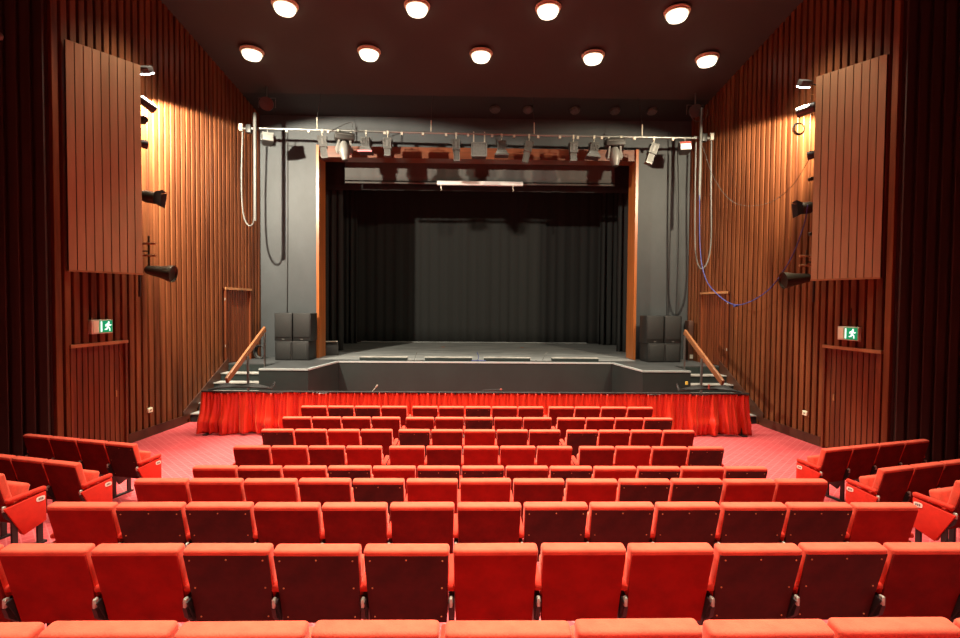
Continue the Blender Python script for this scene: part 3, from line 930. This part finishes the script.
# ------------------------------------------------------------------ side panels with the lanterns behind them
def side_panel(sx, label, near_px, far_px):
    A = (near_px[0] - 471) / 490
    yn, yf = 8.55, 9.45
    pn = at(near_px[0], 160, yn); pf = at(far_px[0], 160, yf)
    pn.z = pf.z = 0
    ztop, zbot = 7.28, 3.39
    t = (pf - pn).normalized(); L = (pf - pn).length
    nn = Vector((-t.y, t.x, 0))
    if nn.x * sx > 0: nn = -nn
    th = thing('wall_panel', label, 'wall panel', pn + Vector((0, 0, zbot)))
    b = MB()
    N = 9; p = L / N; h = ztop - zbot
    b.hexa([-nn * .05, t * L - nn * .05, t * L - nn * .008, -nn * .008] + [v + Vector((0, 0, h)) for v in (-nn * .05, t * L - nn * .05, t * L - nn * .008, -nn * .008)], 1)
    for i in range(N):
        a, c = t * (i * p + .007), t * ((i + 1) * p - .007)
        pl = [a - nn * .008, c - nn * .008, c + nn * .016, a + nn * .016]
        b.hexa(pl + [v + Vector((0, 0, h)) for v in pl])
    b.build('boards', [PANELW, WOODG], th)
    pl = [-nn * .05, t * L - nn * .05, t * L + nn * .022, nn * .022]
    MB().hexa([v + Vector((0, 0, -.03)) for v in pl] + list(pl)).build('bottom_batten', TRIMW, th)
    # stand-off arms that hold the open edge away from the wall
    for zz in (.5, h - .5):
        e = t * (L - .1) - nn * .05 + Vector((0, 0, zz))
        w = pn + e
        MB().tube([e, Vector((sx * (wx(w.y) - .02), w.y, 0)) - Vector((pn.x, w.y, 0)) + Vector((0, e.y, zz))], .02, 6).build('stand_off', BLACKM, th)
    return pn, pf, t, nn
Lp = side_panel(-1, 'boarded wood panel standing off the left wall with lights behind its edge', (66.5, 0), (141.5, 0))
Rp = side_panel(1, 'boarded wood panel standing off the right wall with lights behind its edge', (884.5, 0), (814, 0))

def can(name, label, base, tip, prof, m, lens=None, extra=None, tail=None, cat='stage light', group=None):
    """a lantern can from its back to its mouth"""
    base, tip = Vector(base), Vector(tip)
    t = thing(name, label, cat, base, 0, group)
    d = tip - base; L = d.length
    MB().lathe([(s * L, r) for s, r in prof], (0, 0, 0), d, 18).build('body', m, t)
    if lens:
        MB().lathe([(L * .99, .001), (L * .99, lens), (L * 1.005, lens), (L * 1.005, .001)], (0, 0, 0), d, 16).build('lens', LANTK, t)
    if tail is not None:
        MB().tube([(d * .3), Vector(tail) - base], .014, 6).build('mount_arm', BLACKM, t)
    return t
# vertical booms hidden behind the panel edges carry the lanterns
for sx, px, side in ((-1, 138, 'left'), (1, 817.5, 'right')):
    Y = 9.75
    p = at(px, 160, Y)
    t = thing('lantern_boom', 'thin black vertical pipe behind the open edge of the %s wall panel' % side, 'pipe', (p.x, Y, 3.3))
    MB().tube([(0, 0, -.35), (0, 0, 4.1)], .022, 8).build('pipe', BLACKM, t)
    for zz in (.4, 3.3):
        xw = sx * (wx(Y) - .02)
        MB().tube([(0, 0, zz), (xw - p.x, 0, zz)], .018, 6).build('wall_arm', BLACKM, t)
YL = 9.7
# left side
def boom_x(sx):
    return at(138 if sx < 0 else 817.5, 160, 9.75)
bxL, bxR = boom_x(-1).x, boom_x(1).x
def work_lamp(label, px, py, sx, big):
    p = at(px, py, YL)
    t = thing('flood_lamp', label, 'flood lamp', p)
    d = Vector((-sx * .0, .55, -.84)).normalized()
    x, y, d = basis(d)
    rot = Matrix((x, y, d)).transposed()
    w = .11 if big else .10
    MB().box(Vector((0, 0, 0)) - d * .05, (w * 2, w * 1.7, .12), rot).bevel(.02).build('housing', LANTP, t)
    MB().box(d * .018, (w * 1.85, w * 1.5, .02), rot).build('glowing_glass', LAMPC, t)
    MB().tube([-d * .08, Vector(((bxL if sx < 0 else bxR) - p.x, 0.05, .02))], .014, 6).build('mount_arm', BLACKM, t)
    return p + d * .08
pl = work_lamp('glowing white flood lamp at the top edge of the left wall panel', 146.3, 72.5, -1, True)
pr = work_lamp('glowing white flood lamp at the top edge of the right wall panel', 803.5, 86, 1, False)
def tail(px, py, sx):
    p = at(px, py, 9.75); return Vector((bxL if sx < 0 else bxR, 9.75, p.z))
can('wall_spotlight', 'black tubular spotlight pointing down towards the stage below the left flood lamp', at(139, 98, YL - .1), at(154.5, 110, YL + .15), [(0, .001), (0, .06), (.1, .08), (.95, .085), (1, .08), (1, .001)], LANTK, .07, tail=tail(138, 100, -1))
can('wall_spotlight', 'small dark lantern just under the tubular spotlight by the left panel', at(138.5, 121, YL), at(145.5, 119, YL + .15), [(0, .001), (0, .06), (.5, .09), (1, .06), (1, .001)], LANTBR, tail=tail(138, 121, -1))
can('wall_spotlight', 'small black lantern midway down the edge of the left wall panel', at(139, 143, YL), at(147.5, 145, YL + .1), [(0, .001), (0, .06), (.5, .085), (1, .08), (1, .001)], LANTK, tail=tail(138, 143, -1))
def barn_lantern(label, a, b_, sx, w):
    a, b_ = Vector(a), Vector(b_)
    t = thing('barn_door_lantern', label, 'stage light', a)
    d = (b_ - a); L = d.length; x, y, dn_ = basis(d)
    MB().lathe([(0, .001), (0, .09), (.06, .12), (L * .62, .12), (L * .62, .001)], (0, 0, 0), d, 16).build('body', LANTBR, t)
    c0, c1 = d * .62, d
    for s1, ax, ay in ((1, x, y), (-1, x, y), (1, y, x), (-1, y, x)):
        a0, a1 = .10, w
        P = [c0 + ax * s1 * a0 - ay * a0, c0 + ax * s1 * a0 + ay * a0, c1 + ax * s1 * a1 + ay * a1 * .95, c1 + ax * s1 * a1 - ay * a1 * .95]
        MB().prism(P, ax * (s1 * .006)).build('barn_door', LANTK, t)
    MB().tube([d * .2, Vector(((bxL if sx < 0 else bxR), 9.75, a.z)) - a], .016, 6).build('mount_arm', BLACKM, t)
barn_lantern('black lantern with open barn doors beside the left wall panel', at(142, 195.5, YL), at(163.5, 199.5, YL + .1), -1, .155)
def horn(label, a, b_, sx, m):
    t = can('par_can', label, a, b_, [(0, .001), (.0, .05), (.08, .085), (.3, .10), (.62, .125), (.9, .165), (1, .17), (1, .155), (.93, .15), (.9, .001)], m, cat='stage light')
    return t
a, b_ = at(145.5, 269.5, YL), at(173.5, 274, YL + .05)
horn('bronze black par can pointing at the stage from the foot of the left panel', a, b_, -1, LANTBR)
a, b_ = at(811, 277.5, YL), at(783, 280.5, YL + .05)
horn('bronze black par can pointing at the stage from the foot of the right panel', a, b_, 1, LANTBR)
def hook_bracket(label, px, y0, y1, sx):
    p = at(px, y0, YL); q = at(px, y1, YL)
    t = thing('lantern_bracket', label, 'bracket', q)
    h = p.z - q.z
    MB().tube([(0, 0, -.04), (0, 0, h)], .02, 6).build('stem', LANTBR, t)
    for f in (.35, .75):
        MB().tube([(-.14, 0, h * f), (.14, 0, h * f)], .024, 8).build('cross_bar', TRIMW, t)
    MB().tube([(0, 0, h * .5), Vector((bxL if sx < 0 else bxR, 9.75, q.z + h * .5)) - q], .014, 6).build('mount_arm', BLACKM, t)
hook_bracket('small metal bracket with two cross bars above the left par can', 149, 236, 266, -1)
hook_bracket('small metal bracket with two cross bars above the right par can', 806, 250, 274, 1)
# right side
can('wall_spotlight', 'silver topped tubular spotlight below the right flood lamp', at(816, 106.5, YL - .1), at(797.5, 113, YL + .15), [(0, .001), (0, .09), (.05, .10), (.9, .10), (1, .095), (1, .001)], LANT, .085, tail=tail(817, 107, 1))
p = at(799.5, 128.5, YL + .1)
t = thing('safety_cable_coil', 'small coil of black cable hanging under the silver tubular spotlight', 'cable', p)
for k in range(3):
    pts = [(math.cos(a_) * (.10 + .012 * k), .015 * k, math.sin(a_) * (.10 + .01 * k)) for a_ in [i * math.pi / 10 for i in range(21)]]
    MB().tube(pts, .009, 6).build('coil_turn', CABLEK, t)
MB().tube([(0, 0, .1), Vector(at(800, 114, YL + .1)) - p], .006, 6).build('hanging_end', CABLEK, t)
can('wall_spotlight', 'small black lantern midway down the edge of the right wall panel', at(816.5, 154, YL), at(807.5, 156, YL + .1), [(0, .001), (0, .06), (.5, .085), (1, .08), (1, .001)], LANTK, tail=tail(817, 154, 1))
barn_lantern('square black lantern with barn doors beside the right wall panel', at(813, 207, YL), at(794.5, 209.5, YL + .1), 1, .155)
for py, lab in ((179, 'small dark clamp on the pipe above the square black lantern at right'), (234, 'small dark clamp on the pipe below the square black lantern at right')):
    p = at(811, py, YL)
    t = thing('pipe_clamp', lab, 'clamp', p)
    MB().lathe([(-.04, .001), (-.04, .04), (.04, .04), (.04, .001)], (0, 0, 0), (0, 1, 0), 10).build('knob', LANTBR, t)
    MB().tube([(0, 0, 0), Vector((bxR, 9.75, p.z)) - p], .014, 6).build('mount_arm', BLACKM, t)

# flood lamps that wash walls and stage
spot('left_flood_lamp', pl, pl + Vector((.25, .62, -.74)), P_LEFT, 122, .10, (1, .88, .68), .06)
spot('right_flood_lamp', pr, pr + Vector((-.25, .62, -.74)), P_RIGHT, 122, .16, (1, .85, .60), .06)

# ------------------------------------------------------------------ exit signs
def exit_sign(label, px, py, F):
    s, z = wall_s(px, py, F)
    A, t, nn = F
    c = A + t * s + nn * .10 + Vector((0, 0, z))
    ang = math.atan2(t.y, t.x)
    ex = t if F is LF else -t            # the way the writing runs
    th = thing('exit_sign', label, 'exit sign', c)
    rot = Matrix((ex, -nn, Vector((0, 0, 1)))).transposed()
    if rot.determinant() < 0:
        rot = Matrix((ex, nn, Vector((0, 0, 1)))).transposed()
    out_ = nn
    W, H = .46, .26
    def B(name, x, zc, w, h, d, m):
        MB().box(ex * x + Vector((0, 0, zc)) + out_ * d, (w, .02, h), rot).build(name, m, th)
    MB().box(-out_ * .005, (W, .07, H), rot).bevel(.006).build('case', SIGNF, th)
    B('green_face', .072, 0, .285, H - .04, .028, GREEN)
    B('cream_panel', -.145, 0, .12, H - .05, .028, SIGNP)
    B('white_stripe', -.035, 0, .028, H - .07, .034, SIGNW)
    # running figure and doorway
    q = MB()
    def L2(x0, z0, x1, z1, w):
        a = Vector((x0, 0, z0)); c_ = Vector((x1, 0, z1)); d = (c_ - a); n_ = Vector((-d.z, 0, d.x)).normalized() * w / 2
        P = [a - n_, c_ - n_, c_ + n_, a + n_]
        q.prism([ex * p_.x + Vector((0, 0, p_.z)) + out_ * .038 for p_ in P], out_ * .006)
    cx = .115
    q.lathe([(0, .001), (0, .019), (.006, .019), (.006, .001)], ex * (cx + .012) + Vector((0, 0, .075)) + out_ * .038, out_, 12)
    L2(cx + .003, .055, cx - .012, -.01, .042)
    L2(cx, .045, cx - .05, .035, .018); L2(cx - .05, .035, cx - .06, .0, .016)
    L2(cx + .005, .045, cx + .045, .015, .018); L2(cx + .045, .015, cx + .07, .03, .016)
    L2(cx - .015, -.005, cx + .03, -.035, .022); L2(cx + .03, -.035, cx + .035, -.085, .02)
    L2(cx - .012, -.005, cx - .03, -.05, .022); L2(cx - .03, -.05, cx - .075, -.055, .02)
    q.build('running_figure', SIGNW, th)
    MB().tube([Vector((0, 0, H / 2)) - out_ * .02, Vector((0, 0, H / 2 + .35)) - out_ * .03], .012, 6).build('conduit', BASEW, th)
exit_sign('green running figure exit sign on the left wall above the door', 99, 326.5, LF)
exit_sign('green running figure exit sign on the right wall above the door', 851, 333.5, RF)
# small wall sockets and a detector
for F, px, py, lab in ((LF, 149, 410, 'small pale socket low on the left wall before the stairs'), (RF, 806, 413, 'small pale socket low on the right wall beyond the door')):
    s, z = wall_s(px, py, F)
    A, t_, nn = F
    c = A + t_ * s + nn * .08 + Vector((0, 0, z))
    rot = Matrix.Rotation(math.atan2(t_.y, t_.x), 3, 'Z')
    th = thing('wall_socket', lab, 'socket', c)
    MB().box((0, 0, 0), (.12, .04, .10), rot).bevel(.006).build('plate', SIGNP, th)
    MB().box(nn * .021, (.05, .01, .02), rot).build('slot', INK, th)
p = on_plane(4, 40, (-wx(8.35), 8.35, 0), Vector((.333, -.943, 0))) + Vector((.02, -.12, 0))
th = thing('wall_detector', 'small pale detector high on the dark rear part of the left wall', 'detector', p)
MB().lathe([(0, .001), (0, .07), (.05, .06), (.07, .001)], (0, 0, 0), (.333, -.943, 0), 14).build('dome', WHITEH, th)
MB().tube([(0, 0, 0), Vector((-.333, .943, 0)) * .08], .03, 8).build('mount', WHITEH, th)

# ------------------------------------------------------------------ theatre seats
HB = .50
REC = R(14)
def slope(y, z):
    """a point of the backrest plane: y forward from its rear face, z up along the back from the bottom"""
    return Vector((0, 0, 0))
ZB, ZTOP = .325, .845
def back_pt(x, dfw, h):
    """x across, dfw forward of the rear plane, h along the back from its foot (top = HB)"""
    top_y = .0
    L = (ZTOP - ZB) / math.cos(REC)
    y = top_y + (L - h) * math.sin(REC) + dfw * math.cos(REC)
    z = ZB + h * math.cos(REC) + dfw * math.sin(REC)
    return Vector((x, y, z))
LB = (ZTOP - ZB) / math.cos(REC)
def seat_meshes():
    Mx = {}
    b = MB()
    wt, wb = .250, .237
    th = .085
    b.hexa([back_pt(-wb, .018, .02), back_pt(wb, .018, .02), back_pt(wb, th, .02), back_pt(-wb, th, .02),
            back_pt(-wt, .0, LB - .035), back_pt(wt, .0, LB - .035), back_pt(wt, th, LB - .01), back_pt(-wt, th, LB - .01)])
    b.bevel(.022, 3)
    # crown of the cushion
    c = MB()
    Mx['cushion'] = b
    return Mx
def build_seat(label, loc, rz, tone, group):
    t = thing('theatre_seat', label, 'seat', loc, rz, group)
    kids = []
    wt, wb, th = .2495, .236, .08
    b = MB()
    b.hexa([back_pt(-wb, .004, .03), back_pt(wb, .004, .03), back_pt(wb, th, .03), back_pt(-wb, th, .03),
            back_pt(-wt, -.010, LB), back_pt(wt, -.010, LB), back_pt(wt, th, LB - .012), back_pt(-wt, th, LB - .012)])
    b.bevel(.022, 5)
    kids.append((b.build('backrest', VELVET, t), []))
    b = MB()
    wt2, wb2 = .243, .232
    b.hexa([back_pt(-wb2, -.004, 0), back_pt(wb2, -.004, 0), back_pt(wb2, .03, 0), back_pt(-wb2, .03, 0),
            back_pt(-wt2, -.0100, LB - .036), back_pt(wt2, -.0100, LB - .036), back_pt(wt2, .02, LB - .036), back_pt(-wt2, .02, LB - .036)])
    b.bevel(.0012, 1)
    bp = b.build('back_panel', BACKS[tone], t)
    subs = []
    if tone == 'D':
        for x, h in ((-.21, LB - .068), (0, LB - .063), (.21, LB - .068), (-.205, LB * .5), (.205, LB * .5), (-.2, .05), (.2, .05)):
            subs.append(MB().lathe([(0, .0055), (.003, .005), (.004, .001)], back_pt(x, -.0125 + .008 * (1 - h / LB), h), back_pt(x, -.1, h) - back_pt(x, 0, h), 6).build('screw', BRASS, bp))
    kids.append((bp, subs))
    # seat cushion tipped up
    ang = R(76)
    hy, hz = .20, .365
    d = Vector((0, math.cos(ang), math.sin(ang))); nrm = Vector((0, -math.sin(ang), math.cos(ang)))
    P = []
    for n_ in (-.055, .055):
        for x, l in ((-.225, 0), (.225, 0), (.225, .32), (-.225, .32)):
            P.append(Vector((x, hy, hz)) + d * l + nrm * n_)
    kids.append((MB().hexa(P).bevel(.03, 3).build('seat_cushion', VELVET, t), []))
    return t, kids
def arm_part(t, x, end):
    """armrest, support and leg that stand at one side of a seat; end -1/+1 for an aisle panel facing that way, 0 inside the row"""
    kids = []
    b = MB()
    w = .028
    P = [(-w, .07, .545), (w, .07, .545), (w, .43, .555), (-w, .43, .555), (-w, .07, .585), (w, .07, .585), (w, .43, .605), (-w, .43, .605)]
    b.hexa([Vector(p) + Vector((x, 0, 0)) for p in P]).bevel(.016, 3)
    kids.append((b.build('armrest', PADV, t), []))
    b = MB()
    poly = [(.04, .50), (.42, .55), (.42, .24), (.21, .17)]
    ww = .017 if not end else .03
    b.prism([Vector((x - ww, y, z)) for y, z in poly], (2 * ww, 0, 0)).bevel(.006, 2)
    side = b.build('side_panel', SIDEV if end else BLACKM, t)
    subs = []
    if end:
        xs = x + end * (ww + .001)
        q = MB()
        cy, cz = .365, .49
        ring = [(cy + .042 * math.copysign(abs(math.cos(a)) ** .6, math.cos(a)), cz + .026 * math.copysign(abs(math.sin(a)) ** .6, math.sin(a))) for a in [i * math.pi / 8 for i in range(16)]]
        q.prism([Vector((xs, y, z)) for y, z in ring], (end * .003, 0, 0))
        pl_ = q.build('number_plate', PLATE, side)
        subs.append(pl_)
        q = MB()
        for k in (-1, 0, 1):
            q.box((xs + end * .0035, cy + k * .017, cz), (.002, .009, .022))
        subs.append(q.build('plate_marks', INK, side))
    kids.append((side, subs))
    b = MB().box((x, .055, .495), (.020, .034, .058)).bevel(.005, 1)
    kids.append((b.build('bracket', STEEL, t), []))
    b = MB().box((x, .14, .225), (.026, .05, .45)).box((x, .37, .14), (.026, .05, .28)).box((x, .255, .012), (.05, .34, .024)).hexa(
        [(x - .012, .06, .40), (x + .012, .06, .40), (x + .012, .16, .30), (x - .012, .16, .30), (x - .012, .04, .465), (x + .012, .04, .465), (x + .012, .16, .45), (x - .012, .16, .45)])
    kids.append((b.build('leg', BLACKM, t), []))
    return kids

PROTO = {}
def proto_seat(tone, left, right):
    """left/right: None no arm on that side, 0 plain arm, 1 aisle end"""
    key = (tone, left, right)
    return PROTO.get(key)
def make_seat(label, loc, rz, tone, left, right, group):
    key = (tone, left, right)
    if key not in PROTO:
        t, kids = build_seat(label, loc, rz, tone, group)
        if left is not None: kids += arm_part(t, -.26, -left)
        if right is not None: kids += arm_part(t, .26, right)
        PROTO[key] = (t, kids)
        return t
    src, kids = PROTO[key]
    c = clone(src, kids)
    c.location = loc
    c.rotation_euler = (0, 0, rz)
    c.scale = (1, 1, 1)
    c['label'] = label
    c['group'] = group
    return c

ORD = ['first', 'second', 'third', 'fourth', 'fifth', 'sixth', 'seventh', 'eighth', 'ninth', 'tenth', 'eleventh', 'twelfth', 'thirteenth']
RN = ['front', 'second', 'third', 'fourth', 'fifth', 'sixth', 'seventh', 'eighth', 'nearest']
TN = {'R': 'bright red backed', 'M': 'maroon backed', 'D': 'dark brown backed'}
TONES = ['MDDMMMDMMMMMM', 'MMMMMMDMMMMMD', 'DMRMDMRMMDMMM', 'MRMRRMRRRMRMD', 'RMRDRDDMDRDRD', 'RRRMDRRMRDDRR', 'RDDMMMMDDDDDR', 'MRRDDDRRRDDMM', 'RRMRRRMRR']
W = .52
WR = [.52, .52, .52, .52, .525, .525, .534, .531, .531]
for r, ((y, z), tones) in enumerate(zip(ROWS, TONES)):
    n_ = len(tones)
    for i, tone in enumerate(tones):
        if r < 4:
            g = 0 if i < 4 else (1 if i < 9 else 2)
            x = (i - 6) * W + (g - 1) * .08
            first, last = i in (0, 4, 9), i in (3, 8, 12)
        else:
            x = (i - (n_ - 1) / 2) * WR[r]
            first, last = i == 0, i == n_ - 1
        dx = x
        yy = y
        jit = random.uniform(-.006, .006)
        left = 0
        right = (1 if i == n_ - 1 else 0) if last else None
        left = 1 if i == 0 else 0
        lab = '%s theatre seat, %s from left in the %s centre row' % (TN[tone], ORD[i], RN[r]) if r < 8 else '%s theatre seat, %s from left in the nearest row, backrest top showing' % (TN[tone], ORD[i])
        o = make_seat(lab, (x, yy + jit, z), random.uniform(-.008, .008), tone, left, right, 'red theatre seats')
        o.scale = (WR[r] / W, 1, 1)
# side blocks
for sx, side in ((-1, 'left'), (1, 'right')):
    for r, (yA, z, n_) in enumerate(((6.87, 0, 4), (5.81, .075, 4), (4.85, .275, 3))):
        a = R(15)
        xe = ((4.85, 4.80, 4.80) if sx < 0 else (4.82, 4.74, 4.71))[r]
        y0 = yA - (.16 if sx > 0 else 0)
        for i in range(n_):
            dist = .26 + i * W
            x = sx * (xe + dist * math.cos(a))
            y = y0 + dist * math.sin(a)
            tone = 'DMMM'[i] if r == 0 and sx < 0 else 'MMMM'[i]
            if sx < 0:
                L, Rr = 0, (1 if i == 0 else None)
                if i == n_ - 1: L = 0
            else:
                L, Rr = (1 if i == 0 else 0), (0 if i == n_ - 1 else None)
            where = 'aisle seat' if i == 0 else '%s from the aisle' % ORD[i]
            lab = '%s theatre seat, %s in the %s row by the %s wall' % (TN[tone], where, ('front', 'middle', 'rear')[r], side)
            make_seat(lab, (x, y, z), -a if sx < 0 else a, tone, L, Rr, 'red theatre seats in the side blocks')

# ------------------------------------------------------------------ world and view
w = bpy.data.worlds.new('world')
S.world = w
w.use_nodes = True
w.node_tree.nodes['Background'].inputs['Color'].default_value = (.02, .015, .012, 1)
w.node_tree.nodes['Background'].inputs['Strength'].default_value = .05
S.view_settings.view_transform = 'Standard'
S.view_settings.look = 'None'
S.view_settings.exposure = 0.0
S.view_settings.gamma = 1.0
S.view_settings.use_curve_mapping = False
